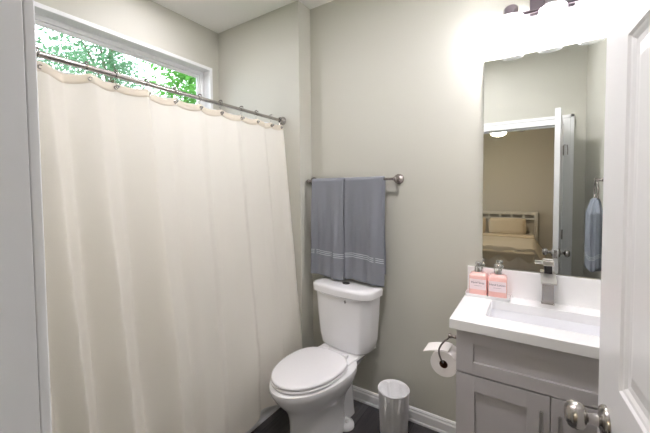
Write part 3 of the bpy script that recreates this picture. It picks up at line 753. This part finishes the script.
MB().grid(spd, 60, 60).build('bedspread', SPREAD, t, smooth=True, solid=.02)
MB().box(-BW + .02, BW - .02, yb + .42, yb + .68, .575, .615).build('folded_sheet', SHEET, t, bevel=.015, seg=3)
def pillow(x, label):
    def pp(sgn):
        def fn(u, v):
            a, b_ = u * 2 - 1, v * 2 - 1; th = .075 * (max(0, (1 - a ** 4)) * max(0, 1 - b_ ** 4)) ** .45
            X = a * .32 * (1 - .05 * b_ * b_); Z = b_ * .17 * (1 - .06 * a * a); return (X, -Z * .25 + sgn * th, Z * .95)
        return fn
    mb = MB(); mb.grid(pp(1), 24, 16); mb.grid(pp(-1), 24, 16)
    o = mb.build('pillow', SHEET, smooth=True); o.location = (x, -5.30, .735); tag(o, label, 'pillow', 'pillows on the bed'); return o
pillow(-.42, 'tan pillow at the right of the bed in the mirror'); pillow(-1.11, 'tan pillow at the left, cut by the mirror edge')
# ceiling fan
t = empty('ceiling_fan', (-.48, -4.0, CZ), 'ceiling fan with a lit bowl in the bedroom', 'ceiling fan')
MB().lathe([(.0001, 0), (.06, 0), (.055, -.03), (.015, -.05), (.013, -.22), (.06, -.24), (.10, -.27), (.11, -.33), (.09, -.38), (.0001, -.39)], (0, 0, 0), 'z', 32, cap=False).build('motor_housing', FANW, t, smooth=True)
MB().lathe([(.105, -.38), (.115, -.395), (.10, -.425), (.06, -.445), (.0001, -.45)], (0, 0, 0), 'z', 32, cap=False).build('light_bowl', FANL, t, smooth=True)
for k in range(5):
    mb = MB(); mb.box(.10, .18, -.02, .02, -.004, .004); mb.box(.17, .62, -.06, .06, -.004, .004); o = mb.build('fan_blade', FANW, t, bevel=.002); o.location = (0, 0, -.32); o.rotation_euler = (.18, 0, 2 * PI * k / 5 + .3)
# unseen fill light added to brighten the bathroom, shaped as a recessed fixture
t = empty('added_fill_light', (-.50, -1.08, CZ), 'added unseen fill light recessed over the bathroom floor', 'ceiling light')
MB().lathe([(.085, -.0005), (.085, -.006), (.068, -.008), (.066, -.0015)], (0, 0, 0), 'z', 40, cap=False).build('trim_ring', TRIM, t, smooth=True)
MB().lathe([(.0001, -.002), (.066, -.002), (.066, -.004), (.0001, -.004)], (0, 0, 0), 'z', 40, cap=False).build('lens', FILL, t)

FILL_TUB = FILL.copy(); FILL_TUB.name = 'added_tub_fill_glow'; FILL_TUB.node_tree.nodes['Principled BSDF'].inputs['Emission Strength'].default_value = 62  # second added light, unseen, to brighten the curtain and tub alcove
t = empty('added_fill_light', (-1.78, -.80, CZ), 'added unseen fill light recessed over the bathtub', 'ceiling light')
MB().lathe([(.085, -.0005), (.085, -.006), (.068, -.008), (.066, -.0015)], (0, 0, 0), 'z', 40, cap=False).build('trim_ring', TRIM, t, smooth=True)
MB().lathe([(.0001, -.002), (.066, -.002), (.066, -.004), (.0001, -.004)], (0, 0, 0), 'z', 40, cap=False).build('lens', FILL_TUB, t)

# ------------------------------------------------------------------ outside: ground and trees beyond the transom
struct(MB().box(-16, XW - .3, -9, 9, -.6, -.5).build('ground', GRASS), 'lawn outside the house')
def tree(x, y, h, rad, nl, m, seed, label, zlo):
    rnd = random.Random(seed)
    t = empty('leafy_tree', (x, y, -.5), label, 'tree', 'trees outside the transom window')
    mb = MB(); mb.tube([(0, 0, 0), (.05, .02, h * .4), (-.03, .06, h * .8), (0, .05, h)], [.11, .085, .05, .02], 10)
    cl = []
    for k in range(16):
        a = rnd.uniform(0, 2 * PI); rr_ = rad * rnd.uniform(.3, 1); zz = rnd.uniform(zlo, h); cl.append((rr_ * math.cos(a), rr_ * math.sin(a), zz, rnd.uniform(.3, .6)))
        mb.tube([(0, .03, zz * .75), (rr_ * .5 * math.cos(a), rr_ * .5 * math.sin(a), zz * .9), (rr_ * math.cos(a), rr_ * math.sin(a), zz)], [.03, .018, .006], 6)
    mb.build('trunk', BARK, t, smooth=True)
    lf = MB()
    for i in range(nl):
        c = rnd.choice(cl); g = [rnd.gauss(0, c[3] * .55) for _ in range(3)]
        p = Vector((c[0] + g[0], c[1] + g[1], c[2] + g[2])); d = Vector([rnd.gauss(0, 1) for _ in range(3)]).normalized(); n = d.orthogonal().normalized()
        w = d.cross(n); L = rnd.uniform(.08, .15); W = L * .45
        lf.add([p, p + d * L * .5 + w * W * .5 + n * .008, p + d * L, p + d * L * .5 - w * W * .5 + n * .008], [(0, 1, 2, 3)])
    lf.build('foliage', m, t)
tree(-5.4, 2.15, 5.6, 1.0, 9000, LEAF, 1, 'dense bright green tree at the right of the transom window', 2.7)
tree(-8.2, 1.7, 6.4, 1.3, 4500, LEAF2, 2, 'sparser pale green tree in the middle of the transom window', 3.2)
tree(-6.2, -.35, 5.6, 1.0, 3200, LEAF2, 3, 'sparse pale green tree at the left of the transom window', 2.9)
